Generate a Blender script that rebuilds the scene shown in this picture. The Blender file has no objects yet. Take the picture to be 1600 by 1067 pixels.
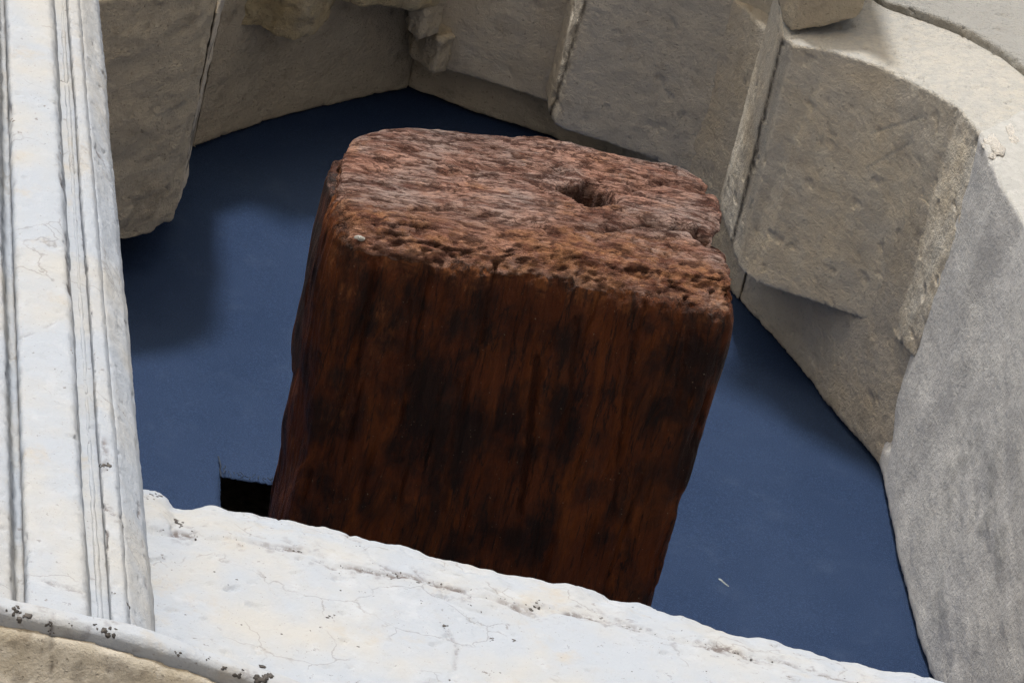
import bpy, bmesh, math, random
import numpy as np
from mathutils import Vector, Matrix
from mathutils.bvhtree import BVHTree

# ------------------------------------------------------------------ frame of the place
# facade frame: u = right along the wall, v = up, w = out of the wall towards the street.
# world: X = u, Z = v, Y = -w.  Lengths below are in half millimetres (S metres each).
S = 0.0005
D = 8000.0                                   # camera distance in those units (4 m)
RV = np.array([0.97605038, -0.04501256, 0.21283683])     # screen right in (u,v,w)
UV = np.array([-0.16330604, 0.49476622, 0.85354409])     # screen up
BV = np.array([-0.14372468, -0.86785958, 0.47556594])    # towards the camera
BV /= np.linalg.norm(BV)
RV -= BV * RV.dot(BV); RV /= np.linalg.norm(RV)
UV = np.cross(BV, RV)
ORG = Vector((0, 0, 5.1))                    # the niche is about five metres above the street

def toworld(p):
    p = np.asarray(p, float)
    return np.stack([p[..., 0] * S + ORG.x, -p[..., 2] * S + ORG.y, p[..., 1] * S + ORG.z], -1)

scene = bpy.context.scene
C = scene.collection

# ------------------------------------------------------------------ camera
cam_d = bpy.data.cameras.new('camera')
cam = bpy.data.objects.new('camera', cam_d); C.objects.link(cam)
cam_d.sensor_width = 36.0
cam_d.lens = 36.0 * D / 1600.0
cam_d.clip_start = 0.05; cam_d.clip_end = 500
def wdir(a): return Vector((a[0], -a[2], a[1]))
m = Matrix((wdir(RV), wdir(UV), wdir(BV))).transposed().to_4x4()
m.translation = Vector(toworld(BV * D))
cam.matrix_world = m
scene.camera = cam

# ------------------------------------------------------------------ sky, sun, exposure
SUN_ELEV, SUN_AZ = 21.0, -10.0                 # degrees; az 0 = straight out from the wall, + = from the right
world = bpy.data.worlds.new('World'); scene.world = world
world.use_nodes = True
nt = world.node_tree; nt.nodes.clear()
sky = nt.nodes.new('ShaderNodeTexSky'); sky.sky_type = 'NISHITA'; sky.sun_disc = False
sky.sun_elevation = math.radians(SUN_ELEV); sky.sun_rotation = math.radians(180 - SUN_AZ)
sky.air_density = 1.0; sky.dust_density = 2.5; sky.ozone_density = 1.2
hs = nt.nodes.new('ShaderNodeHueSaturation'); hs.inputs['Saturation'].default_value = 0.85
bg = nt.nodes.new('ShaderNodeBackground'); bg.inputs['Strength'].default_value = 0.088
wo = nt.nodes.new('ShaderNodeOutputWorld')
nt.links.new(sky.outputs[0], hs.inputs['Color']); nt.links.new(hs.outputs[0], bg.inputs['Color'])
nt.links.new(bg.outputs[0], wo.inputs['Surface'])
sun_d = bpy.data.lights.new('sun', 'SUN'); sun_d.energy = 2.0; sun_d.angle = math.radians(5.5)
sun_d.color = (1.0, 1.0, 1.0)
sun = bpy.data.objects.new('sun', sun_d); C.objects.link(sun)
e, a = math.radians(SUN_ELEV), math.radians(SUN_AZ)
to_sun = Vector((math.sin(a) * math.cos(e), -math.cos(a) * math.cos(e), math.sin(e)))
sun.rotation_euler = to_sun.to_track_quat('Z', 'Y').to_euler()
sun.location = (0, -3, 9)
scene.view_settings.view_transform = 'Standard'
scene.view_settings.look = 'None'
scene.view_settings.gamma = 1.0
scene.view_settings.exposure = 0.64
scene.cycles.use_denoising = True; scene.cycles.denoiser = 'OPENIMAGEDENOISE'
scene.cycles.denoising_input_passes = 'RGB_ALBEDO_NORMAL'; scene.cycles.denoising_prefilter = 'NONE'
scene.cycles.max_bounces = 6; scene.cycles.diffuse_bounces = 4; scene.cycles.glossy_bounces = 2
scene.cycles.use_adaptive_sampling = True; scene.cycles.adaptive_threshold = 0.02

# ------------------------------------------------------------------ numeric helpers
def unproject(px, py, w):
    sx, sy = px - 800.0, 533.5 - py
    d = sx * RV + sy * UV - D * BV
    c = D * BV
    t = (w - c[2]) / d[2]
    return c + t * d

def project(P):
    dz = D - P @ BV
    return np.stack([800 + (P @ RV) * D / dz, 533.5 - (P @ UV) * D / dz], -1)

def poly(pts, w):
    ws = w if hasattr(w, '__len__') else [w] * len(pts)
    return np.array([unproject(p[0], p[1], q) for p, q in zip(pts, ws)])

def _hash(ix, iy, iz, seed):
    h = (ix.astype(np.uint32) * np.uint32(374761393) + iy.astype(np.uint32) * np.uint32(668265263)
         + iz.astype(np.uint32) * np.uint32(2147483647) + np.uint32(seed * 144665 + 12345))
    h = (h ^ (h >> np.uint32(13))) * np.uint32(1274126177)
    h = (h ^ (h >> np.uint32(16))) * np.uint32(2246822519)
    h ^= h >> np.uint32(15)
    return h

def noise3(p, seed=0):
    """gradient noise, about -1..1"""
    p = np.asarray(p, np.float32)
    f = np.floor(p); i = f.astype(np.int32); t = p - f
    s = t * t * t * (t * (t * 6 - 15) + 10)
    out = 0
    for dx in (0, 1):
        for dy in (0, 1):
            for dz in (0, 1):
                h = _hash(i[:, 0] + dx, i[:, 1] + dy, i[:, 2] + dz, seed)
                k_ = np.float32(1 / 511.5)
                dot = (((h & np.uint32(1023)).astype(np.float32) * k_ - 1) * (t[:, 0] - np.float32(dx)) + (((h >> np.uint32(10)) & np.uint32(1023)).astype(np.float32) * k_ - 1) * (t[:, 1] - np.float32(dy))
                       + (((h >> np.uint32(20)) & np.uint32(1023)).astype(np.float32) * k_ - 1) * (t[:, 2] - np.float32(dz)))
                wx = s[:, 0] if dx else 1 - s[:, 0]
                wy = s[:, 1] if dy else 1 - s[:, 1]
                wz = s[:, 2] if dz else 1 - s[:, 2]
                out = out + dot * wx * wy * wz
    return out * 1.5

def fbm(p, scale, octaves=4, seed=0, gain=0.5):
    sc = np.asarray(scale, float)
    q = p / sc; amp = 1.0; tot = 0.0
    for o in range(octaves):
        tot = tot + amp * noise3(q + 17.3 * o, seed + o)
        q = q * 2.03; amp *= gain
    return tot

def sstep(x, a, b):
    t = np.clip((x - a) / (b - a), 0, 1)
    return t * t * (3 - 2 * t)

def dist_polyline(q, pts):
    pts = np.asarray(pts, float); best = np.full(len(q), 1e9)
    for a, b in zip(pts[:-1], pts[1:]):
        ab = b - a; L = ab @ ab + 1e-9
        t = np.clip(((q - a) @ ab) / L, 0, 1)
        d = np.linalg.norm(q - (a + t[:, None] * ab), axis=1)
        best = np.minimum(best, d)
    return best

# ------------------------------------------------------------------ mesh helpers
def loft(rows):
    """closed solid: rows is a list of cross-section loops (same length) one after the other"""
    n = len(rows[0]); V = [p for r in rows for p in r]; F = []
    for k in range(len(rows) - 1):
        for i in range(n):
            j = (i + 1) % n
            F.append((k * n + i, k * n + j, (k + 1) * n + j, (k + 1) * n + i))
    F.append(tuple(range(n - 1, -1, -1)))
    F.append(tuple((len(rows) - 1) * n + i for i in range(n)))
    return np.array(V), F

def raw_mesh(V, F):
    me = bpy.data.meshes.new('tmp'); me.from_pydata([tuple(v) for v in V], [], F)
    bm = bmesh.new(); bm.from_mesh(me)
    bmesh.ops.recalc_face_normals(bm, faces=bm.faces)
    bmesh.ops.triangulate(bm, faces=[f for f in bm.faces if len(f.verts) > 4])
    bm.to_mesh(me); bm.free()
    return me

def remesh(V, F, voxel):
    """voxel remesh in half-millimetre units, gives (verts, quads)"""
    me = raw_mesh(V * S, F)
    ob = bpy.data.objects.new('tmp', me); C.objects.link(ob)
    md = ob.modifiers.new('r', 'REMESH'); md.mode = 'VOXEL'; md.voxel_size = voxel * S; md.adaptivity = 0
    dg = bpy.context.evaluated_depsgraph_get(); dg.update()
    ev = ob.evaluated_get(dg); em = ev.to_mesh()
    n = len(em.vertices); co = np.empty(n * 3); em.vertices.foreach_get('co', co)
    nl = len(em.loops); vi = np.empty(nl, np.int32); em.loops.foreach_get('vertex_index', vi)
    quads = vi.reshape(-1, 4)
    ev.to_mesh_clear(); bpy.data.objects.remove(ob); bpy.data.meshes.remove(me)
    return co.reshape(-1, 3) / S, quads.astype(np.int64)

def edges_of(Q):
    e = np.concatenate([Q[:, [0, 1]], Q[:, [1, 2]], Q[:, [2, 3]], Q[:, [3, 0]]])
    e.sort(1)
    return np.unique(e[:, 0] * (1 << 31) + e[:, 1])

def smooth(V, Q, it, lam=0.5):
    k = edges_of(Q); a = k >> 31; b = k & ((1 << 31) - 1)
    n = len(V); deg = np.bincount(a, minlength=n) + np.bincount(b, minlength=n)
    V = V.copy()
    for _ in range(it):
        for c in range(3):
            s = np.bincount(a, V[b, c], n) + np.bincount(b, V[a, c], n)
            V[:, c] += lam * (s / np.maximum(deg, 1) - V[:, c])
    return V

def normals(V, Q):
    fn = np.cross(V[Q[:, 2]] - V[Q[:, 0]], V[Q[:, 3]] - V[Q[:, 1]])
    N = np.zeros_like(V)
    for c in range(3):
        for j in range(4):
            N[:, c] += np.bincount(Q[:, j], fn[:, c], len(V))
    return N / (np.linalg.norm(N, axis=1, keepdims=True) + 1e-9)

def eroded(V, F, voxel, soft=3, chip=14, chip_scale=40, chip_bias=0.15, seed=1):
    """solid with rounded and irregularly chipped edges"""
    V, Q = remesh(V, F, voxel)
    A = smooth(V, Q, soft)
    B = smooth(A, Q, chip)
    m_ = sstep(fbm(A, chip_scale, 3, seed), -0.25 + chip_bias, 0.45 + chip_bias)[:, None]
    P = A * (1 - m_) + B * m_
    return P, Q

def make_obj(name, V, Q, mat, parent=None, base=None, attrs=None, smooth_shade=True):
    Wd = toworld(V)
    if base is None:
        base = np.array([Wd[:, 0].mean(), Wd[:, 1].mean(), Wd[:, 2].min()])
    base = np.asarray(base, float)
    me = bpy.data.meshes.new(name)
    L = Wd - base
    if isinstance(Q, np.ndarray) and Q.shape[1] == 4:
        nq = len(Q)
        me.vertices.add(len(L)); me.vertices.foreach_set('co', L.astype(np.float32).ravel())
        me.loops.add(nq * 4); me.loops.foreach_set('vertex_index', Q.astype(np.int32).ravel())
        me.polygons.add(nq); me.polygons.foreach_set('loop_start', np.arange(0, nq * 4, 4, dtype=np.int32))
        me.update(calc_edges=True); me.validate()
    else:
        me.from_pydata([tuple(v) for v in L], [], [tuple(f) for f in Q]); me.update()
        bm = bmesh.new(); bm.from_mesh(me); bmesh.ops.recalc_face_normals(bm, faces=bm.faces); bm.to_mesh(me); bm.free()
    if smooth_shade:
        me.polygons.foreach_set('use_smooth', np.ones(len(me.polygons), bool))
    for k, val in (attrs or {}).items():
        at = me.attributes.new(k, 'FLOAT', 'POINT'); at.data.foreach_set('value', val.astype(np.float32))
    me.materials.append(mat)
    ob = bpy.data.objects.new(name, me); C.objects.link(ob)
    ob.location = base
    if parent is not None:
        ob.parent = parent
        ob.location = Vector(base) - parent.location
    return ob

def empty(name, label, cat, p, group=None):
    o = bpy.data.objects.new(name, None); C.objects.link(o)
    o.empty_display_size = 0.02
    o.location = Vector(toworld(np.asarray(p, float)))
    o['label'] = label; o['category'] = cat
    if group: o['group'] = group
    return o

def bvh(V, Q):
    return BVHTree.FromPolygons([tuple(v) for v in V], [tuple(q) for q in Q])

def hit(tree, px, py):
    sx, sy = px - 800.0, 533.5 - py
    d = Vector(sx * RV + sy * UV - D * BV).normalized()
    loc, nor, i, dist = tree.ray_cast(Vector(BV * D), d)
    return (None, None) if loc is None else (np.array(loc), np.array(nor))

ICO_V, ICO_F = None, None
def ico():
    global ICO_V, ICO_F
    if ICO_V is None:
        bm = bmesh.new(); bmesh.ops.create_icosphere(bm, subdivisions=2, radius=1)
        bm.verts.ensure_lookup_table()
        ICO_V = np.array([v.co[:] for v in bm.verts]); ICO_F = [tuple(v.index for v in f.verts) for f in bm.faces]; bm.free()
    return ICO_V, ICO_F

# ------------------------------------------------------------------ materials
class NT:
    def __init__(self, name):
        self.mat = bpy.data.materials.new(name); self.mat.use_nodes = True
        self.t = self.mat.node_tree; self.t.nodes.clear()
        self.out = self.t.nodes.new('ShaderNodeOutputMaterial')
        self.b = self.t.nodes.new('ShaderNodeBsdfPrincipled')
        self.t.links.new(self.b.outputs[0], self.out.inputs['Surface'])
        tc = self.t.nodes.new('ShaderNodeTexCoord')
        self.co = self.vmul(tc.outputs['Object'], (20, 20, 20))     # unit = 100 half-millimetres
        self.geo = None
    def link(self, o, i): self.t.links.new(o, i)
    def vmul(self, o, s):
        n = self.t.nodes.new('ShaderNodeVectorMath'); n.operation = 'MULTIPLY'; self.link(o, n.inputs[0]); n.inputs[1].default_value = s
        return n.outputs[0]
    def noise(self, scale, detail=5, rough=0.55, stretch=(1, 1, 1), dist=0.0, off=(0, 0, 0), co=None):
        v = self.vmul(co or self.co, stretch)
        ad = self.t.nodes.new('ShaderNodeVectorMath'); ad.operation = 'ADD'; self.link(v, ad.inputs[0]); ad.inputs[1].default_value = off
        n = self.t.nodes.new('ShaderNodeTexNoise'); n.inputs['Scale'].default_value = scale
        n.inputs['Detail'].default_value = detail; n.inputs['Roughness'].default_value = rough; n.inputs['Distortion'].default_value = dist
        self.link(ad.outputs[0], n.inputs['Vector'])
        return n.outputs['Fac']
    def voronoi(self, scale, feature='F1', stretch=(1, 1, 1)):
        n = self.t.nodes.new('ShaderNodeTexVoronoi'); n.feature = feature; n.inputs['Scale'].default_value = scale
        self.link(self.vmul(self.co, stretch), n.inputs['Vector'])
        return n.outputs['Distance']
    def step(self, o, a, b, lo=0.0, hi=1.0):
        n = self.t.nodes.new('ShaderNodeMapRange'); n.interpolation_type = 'SMOOTHSTEP'
        n.inputs['From Min'].default_value = a; n.inputs['From Max'].default_value = b
        n.inputs['To Min'].default_value = lo; n.inputs['To Max'].default_value = hi
        self.link(o, n.inputs['Value']); return n.outputs['Result']
    def math(self, op, a, b=None):
        n = self.t.nodes.new('ShaderNodeMath'); n.operation = op
        for i, x in enumerate((a, b)):
            if x is None: continue
            if isinstance(x, (int, float)): n.inputs[i].default_value = x
            else: self.link(x, n.inputs[i])
        return n.outputs[0]
    def mix(self, fac, a, b, blend='MIX'):
        n = self.t.nodes.new('ShaderNodeMix'); n.data_type = 'RGBA'; n.blend_type = blend
        if isinstance(fac, (int, float)): n.inputs[0].default_value = fac
        else: self.link(fac, n.inputs[0])
        for k, x in ((6, a), (7, b)):
            if isinstance(x, tuple): n.inputs[k].default_value = x + (1,) if len(x) == 3 else x
            else: self.link(x, n.inputs[k])
        return n.outputs[2]
    def attr(self, name):
        n = self.t.nodes.new('ShaderNodeAttribute'); n.attribute_name = name; return n.outputs['Fac']
    def finish(self, color, rough, height=None, dist=1.0, strength=1.0, spec=0.3):
        self.link(color, self.b.inputs['Base Color']) if not isinstance(color, tuple) else None
        if isinstance(color, tuple): self.b.inputs['Base Color'].default_value = color + (1,)
        if isinstance(rough, (int, float)): self.b.inputs['Roughness'].default_value = rough
        else: self.link(rough, self.b.inputs['Roughness'])
        self.b.inputs['Specular IOR Level'].default_value = spec
        if height is not None:
            bp = self.t.nodes.new('ShaderNodeBump'); bp.inputs['Distance'].default_value = dist * S; bp.inputs['Strength'].default_value = strength
            self.link(height, bp.inputs['Height']); self.link(bp.outputs[0], self.b.inputs['Normal'])
        return self.mat

def mat_white(name, warm=0.5):
    n = NT(name)
    big = n.noise(0.55, 4, 0.6, off=(3, 1, 7)); med = n.noise(2.2, 6, 0.62); fine = n.noise(16, 6, 0.65); grit = n.noise(45, 3, 0.6)
    c = n.mix(n.step(big, 0.38, 0.66), (0.37, 0.405, 0.455), (0.42, 0.42, 0.41))
    c = n.mix(n.step(med, 0.52, 0.72, 0, 0.6), c, (0.45, 0.475, 0.51))
    c = n.mix(n.step(n.noise(1.1, 6, 0.7, off=(9, 4, 2)), 0.55, 0.76, 0, 0.62), c, (0.42, 0.37, 0.295))
    c = n.mix(n.step(fine, 0.56, 0.74, 0, 0.14), c, (0.50, 0.48, 0.45))
    sp = n.math('MULTIPLY', n.step(n.noise(9, 4, 0.6, off=(5, 5, 5)), 0.64, 0.70), n.step(n.noise(1.3, 3, 0.5, off=(1, 8, 5)), 0.47, 0.6))
    c = n.mix(n.math('MULTIPLY', sp, 0.75), c, (0.16, 0.14, 0.13))
    wv = n.t.nodes.new('ShaderNodeVectorMath'); wv.operation = 'ADD'
    wn = n.t.nodes.new('ShaderNodeTexNoise'); wn.inputs['Scale'].default_value = 2.2; wn.inputs['Detail'].default_value = 5
    n.link(n.co, wn.inputs['Vector']); n.link(n.co, wv.inputs[0]); n.link(n.vmul(wn.outputs['Color'], (0.55, 0.55, 0.55)), wv.inputs[1])
    vo = n.t.nodes.new('ShaderNodeTexVoronoi'); vo.feature = 'DISTANCE_TO_EDGE'; vo.inputs['Scale'].default_value = 0.9
    n.link(wv.outputs[0], vo.inputs['Vector'])
    ck = n.math('MULTIPLY', n.step(vo.outputs['Distance'], 0.0, 0.014, 1, 0), n.step(n.noise(1.0, 3, 0.6, off=(4, 9, 1)), 0.48, 0.58))
    c = n.mix(n.math('MULTIPLY', ck, 0.42), c, (0.17, 0.15, 0.13))
    c = n.mix(n.step(n.noise(30, 2, 0.5, off=(1, 1, 8)), 0.68, 0.74, 0, 0.55), c, (0.22, 0.20, 0.18))
    c = n.mix(n.step(n.noise(3.5, 7, 0.75, stretch=(1, 1, 0.5), off=(8, 3, 3)), 0.55, 0.72, 0, 0.35), c, (0.36, 0.355, 0.35))
    d = n.attr('dirt')
    dm = n.math('MULTIPLY', d, n.step(n.noise(11, 4, 0.7, off=(2, 2, 9)), 0.36, 0.56))
    c = n.mix(n.math('MINIMUM', dm, 0.92), c, (0.13, 0.11, 0.105))
    h = n.math('ADD', n.math('MULTIPLY', med, 2.0), n.math('ADD', n.math('MULTIPLY', fine, 1.0), n.math('MULTIPLY', grit, 0.35)))
    return n.finish(c, 0.85, h, 2.2, 0.6, 0.2)

def mat_stone(name, c1, c2, c3, dark, fine_amt=0.35, bump=1.0, streak=0.0):
    n = NT(name)
    big = n.noise(0.8, 4, 0.6, off=(4, 0, 2)); med = n.noise(2.6, 6, 0.65, dist=0.3); fine = n.noise(13, 6, 0.68); grit = n.noise(42, 3, 0.6)
    c = n.mix(n.step(big, 0.35, 0.65), c1, c2)
    c = n.mix(n.step(med, 0.47, 0.70, 0, 0.75), c, c3)
    c = n.mix(n.step(n.noise(1.7, 6, 0.7, off=(7, 7, 1)), 0.52, 0.72, 0, 0.75), c, dark)
    c = n.mix(n.step(fine, 0.55, 0.75, 0, fine_amt), c, dark)
    c = n.mix(n.step(n.noise(15, 4, 0.6, off=(2, 6, 3)), 0.66, 0.74, 0, 0.45), c, tuple(min(1, x * 1.25) for x in c3))
    pores = n.step(n.noise(24, 2, 0.5, off=(6, 1, 6)), 0.66, 0.72)
    c = n.mix(n.math('MULTIPLY', pores, 0.45 * min(1.0, bump * 1.6)), c, tuple(x * 0.4 for x in dark))
    if streak:
        st = n.noise(3.2, 6, 0.7, stretch=(1, 1, 0.25), dist=0.6, off=(3, 7, 7))
        c = n.mix(n.step(st, 0.50, 0.68, 0, streak), c, (0.72, 0.715, 0.70))
        c = n.mix(n.step(n.noise(2.4, 6, 0.7, stretch=(1, 1, 0.4), off=(9, 7, 1)), 0.55, 0.72, 0, streak), c, dark)
    d = n.attr('dirt')
    c = n.mix(n.math('MULTIPLY', d, n.step(n.noise(7, 4, 0.7, off=(2, 2, 9)), 0.3, 0.55, 0.35, 0.95)), c, (0.07, 0.06, 0.05))
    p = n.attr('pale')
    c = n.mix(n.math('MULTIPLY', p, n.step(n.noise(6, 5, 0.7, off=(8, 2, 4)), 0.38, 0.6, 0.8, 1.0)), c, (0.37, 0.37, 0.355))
    h = n.math('ADD', n.math('MULTIPLY', med, 2.5), n.math('ADD', n.math('MULTIPLY', fine, 1.4), n.math('MULTIPLY', grit, 0.5)))
    h = n.math('SUBTRACT', h, n.math('MULTIPLY', pores, 0.8))
    return n.finish(c, 0.9, h, 5.0 * bump, 1.0, 0.2)

M_WHITE = mat_white('white_limestone')
M_ARCH = mat_stone('brown_grey_stone', (0.62, 0.545, 0.43), (0.58, 0.535, 0.465), (0.68, 0.615, 0.50), (0.43, 0.375, 0.30), 0.3, 0.6)
M_ARCH_YELLOW = mat_stone('yellow_grey_stone', (0.52, 0.42, 0.25), (0.42, 0.37, 0.28), (0.58, 0.49, 0.31), (0.27, 0.21, 0.14))
M_ARCH_GREY = mat_stone('grey_brown_stone', (0.62, 0.57, 0.485), (0.58, 0.545, 0.485), (0.69, 0.64, 0.55), (0.44, 0.395, 0.335), 0.3, 0.6)
M_ARCH_WARM = mat_stone('warm_brown_stone', (0.72, 0.63, 0.485), (0.67, 0.62, 0.53), (0.75, 0.69, 0.57), (0.52, 0.45, 0.36), 0.25, 0.5)
M_RING = mat_stone('dark_brown_stone', (0.57, 0.49, 0.37), (0.52, 0.455, 0.35), (0.63, 0.555, 0.43), (0.34, 0.285, 0.21), 0.35, 0.8)
M_JAMB = mat_stone('grey_stone', (0.64, 0.63, 0.605), (0.59, 0.585, 0.575), (0.70, 0.69, 0.67), (0.54, 0.525, 0.505), 0.05, 0.22, 0.08)
M_FACE = mat_stone('pale_stone', (0.40, 0.39, 0.36), (0.37, 0.35, 0.305), (0.45, 0.445, 0.42), (0.28, 0.26, 0.225), 0.2)
M_MORTAR = mat_stone('white_mortar', (0.66, 0.64, 0.60), (0.58, 0.55, 0.5), (0.74, 0.73, 0.7), (0.36, 0.33, 0.29), 0.2)

def mat_cloth():
    n = NT('blue_cloth')
    big = n.noise(0.35, 4, 0.6); med = n.noise(3.0, 5, 0.7); grain = n.noise(55, 2, 0.6)
    thr = n.noise(30, 2, 0.5, stretch=(1, 1, 6))
    c = n.mix(n.step(big, 0.3, 0.7), (0.020, 0.036, 0.080), (0.027, 0.0455, 0.095))
    c = n.mix(n.step(grain, 0.42, 0.72, 0, 0.6), c, (0.044, 0.078, 0.165))
    c = n.mix(n.step(thr, 0.5, 0.75, 0, 0.35), c, (0.015, 0.034, 0.09))
    c = n.mix(n.step(n.noise(1.1, 5, 0.7, off=(3, 0, 5)), 0.52, 0.74, 0, 0.4), c, (0.05, 0.076, 0.135))
    h = n.math('ADD', n.math('MULTIPLY', grain, 1.0), n.math('MULTIPLY', thr, 0.7))
    m_ = n.finish(c, 0.95, h, 2.0, 0.8, 0.08)
    return m_
M_CLOTH = mat_cloth()

def mat_plain(name, col, rough=0.8):
    n = NT(name)
    c = n.mix(n.step(n.noise(6, 5, 0.65), 0.35, 0.65), tuple(x * 0.65 for x in col), tuple(min(1, x * 1.3) for x in col))
    return n.finish(c, rough, n.noise(20, 4, 0.6), 4.0, 0.8, 0.2)
M_CRUMB = mat_plain('dark_lichen', (0.10, 0.093, 0.088))
M_CRUMB_GREY = mat_plain('grey_crumb', (0.30, 0.27, 0.25))
M_THREAD = mat_plain('dark_thread', (0.03, 0.04, 0.06))
M_SCRAP = mat_plain('pale_scrap', (0.26, 0.29, 0.29))
M_WALL = mat_plain('plain_masonry', (0.28, 0.25, 0.2))
M_PAVE = mat_plain('pale_paving', (0.70, 0.64, 0.58))

def mat_wood():
    n = NT('weathered_timber')
    at_end = n.attr('endface')      # 1 on the sawn end, falling to 0 along the sides (a worn, leached zone)
    leach = n.attr('leach')
    pit = n.attr('pit')
    # --- end grain: fibres and pores drawn out along the width
    e1 = n.noise(4.5, 7, 0.72, stretch=(0.30, 1.0, 1.3), dist=0.7)
    e2 = n.noise(14, 5, 0.7, stretch=(0.30, 1.0, 1.2), dist=0.4, off=(3, 3, 3))
    e3 = n.noise(0.9, 4, 0.6, off=(1.2, 0, 6))
    e4 = n.noise(1.6, 5, 0.6, off=(5, 2, 1))
    por = n.noise(17, 3, 0.55, stretch=(0.4, 0.8, 1), off=(7, 1, 0))
    ce = n.mix(n.step(e3, 0.38, 0.62), (0.52, 0.285, 0.21), (0.46, 0.335, 0.29))
    ce = n.mix(n.step(e4, 0.54, 0.72, 0, 0.75), ce, (0.45, 0.215, 0.10))
    ce = n.mix(n.step(n.noise(1.3, 5, 0.65, stretch=(0.6, 1, 1), off=(6.2, 3, 2)), 0.50, 0.64, 0, 0.6), ce, (0.17, 0.072, 0.047))
    ce = n.mix(n.step(e1, 0.47, 0.60, 0, 0.75), ce, (0.13, 0.04, 0.022))
    ce = n.mix(n.step(e2, 0.50, 0.62, 0, 0.8), ce, (0.06, 0.024, 0.018))
    ce = n.mix(n.step(n.noise(11, 5, 0.7, stretch=(0.4, 1, 1), off=(8, 8, 2)), 0.58, 0.74, 0, 0.6), ce, (0.42, 0.355, 0.335))
    rie = n.math('ABSOLUTE', n.math('SUBTRACT', n.noise(5.0, 5, 0.6, stretch=(0.22, 1, 1), dist=0.8, off=(1, 2, 9)), 0.5))
    ce = n.mix(n.step(rie, 0.0, 0.022, 0.85, 0), ce, (0.05, 0.018, 0.012))
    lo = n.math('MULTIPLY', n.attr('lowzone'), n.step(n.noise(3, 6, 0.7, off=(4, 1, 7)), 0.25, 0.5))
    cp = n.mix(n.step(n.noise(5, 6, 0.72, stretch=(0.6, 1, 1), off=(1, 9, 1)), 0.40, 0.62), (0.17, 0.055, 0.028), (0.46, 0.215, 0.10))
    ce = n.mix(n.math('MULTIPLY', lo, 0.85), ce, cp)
    # --- long grain
    g1 = n.noise(1.5, 7, 0.68, stretch=(1, 0.34, 1), dist=0.8)
    g2 = n.noise(9, 6, 0.68, stretch=(1, 0.16, 1), dist=0.5, off=(4, 4, 4))
    g3 = n.noise(0.95, 6, 0.66, stretch=(1, 0.75, 1), off=(2.5, 0, 3))
    cs = n.mix(n.step(g3, 0.42, 0.60), (0.018, 0.007, 0.005), (0.092, 0.0235, 0.0065))
    cs = n.mix(n.step(g1, 0.48, 0.72, 0, 0.75), cs, (0.175, 0.047, 0.0075))
    cs = n.mix(n.step(g2, 0.52, 0.72, 0, 0.5), cs, (0.015, 0.009, 0.008))
    cs = n.mix(n.step(n.noise(1.3, 6, 0.7, off=(9, 3, 3)), 0.55, 0.75, 0, 0.35), cs, (0.034, 0.026, 0.022))
    cs = n.mix(n.step(n.noise(26, 2, 0.5, off=(3, 5, 3)), 0.735, 0.76, 0, 0.8), cs, (0.30, 0.25, 0.18))
    rid = n.math('ABSOLUTE', n.math('SUBTRACT', n.noise(3.4, 5, 0.6, stretch=(1, 0.07, 1), dist=0.4, off=(6, 2, 2)), 0.5))
    cs = n.mix(n.step(rid, 0.0, 0.016, 0.85, 0), cs, (0.006, 0.004, 0.004))
    # leached orange fringe of the side faces near the end
    cl = n.mix(n.step(e1, 0.42, 0.62), (0.24, 0.085, 0.028), (0.075, 0.024, 0.010))
    cl = n.mix(n.step(g2, 0.46, 0.62, 0, 0.85), cl, (0.035, 0.016, 0.011))
    lm = n.step(n.math('ADD', leach, n.math('MULTIPLY', n.math('SUBTRACT', n.noise(3.0, 7, 0.72, stretch=(1, 0.28, 1), off=(0, 6, 1)), 0.5), 2.2)), 0.40, 0.85)
    cs = n.mix(n.math('MULTIPLY', lm, 0.9), cs, cl)
    em = n.step(n.math('ADD', at_end, n.math('MULTIPLY', n.math('SUBTRACT', n.noise(6, 5, 0.7, off=(0, 2, 8)), 0.5), 1.1)), 0.40, 0.60)
    c = n.mix(em, cs, ce)
    c = n.mix(n.math('MULTIPLY', pit, 0.92), c, (0.055, 0.019, 0.011))
    c = n.mix(n.attr('bore'), c, (0.05, 0.015, 0.009))
    c = n.mix(n.attr('grey'), c, (0.40, 0.37, 0.35))
    hh = n.mix(em, n.math('ADD', n.math('MULTIPLY', g2, 1.0), n.math('MULTIPLY', g1, 1.5)), n.math('ADD', n.math('MULTIPLY', e1, -2.5), n.math('MULTIPLY', e2, -2.0)))
    return n.finish(c, n.step(em, 0, 1, 0.55, 0.85), hh, 8.0, 1.0, 0.22)
M_WOOD = mat_wood()

# ------------------------------------------------------------------ the setting: street far below, masonry behind and around
def box(u0, u1, v0, v1, w0, w1):
    V = np.array([(u, v, w) for w in (w0, w1) for v in (v0, v1) for u in (u0, u1)], float)
    return V, [(0, 1, 3, 2), (4, 6, 7, 5), (0, 4, 5, 1), (2, 3, 7, 6), (0, 2, 6, 4), (1, 5, 7, 3)]

gv, gf = np.array([(-60000, -ORG.z / S, -60000), (60000, -ORG.z / S, -60000), (60000, -ORG.z / S, 60000), (-60000, -ORG.z / S, 60000)], float), [(0, 1, 2, 3)]
ground = make_obj('pavement', gv, gf, M_PAVE, smooth_shade=False); ground['kind'] = 'structure'

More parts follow.
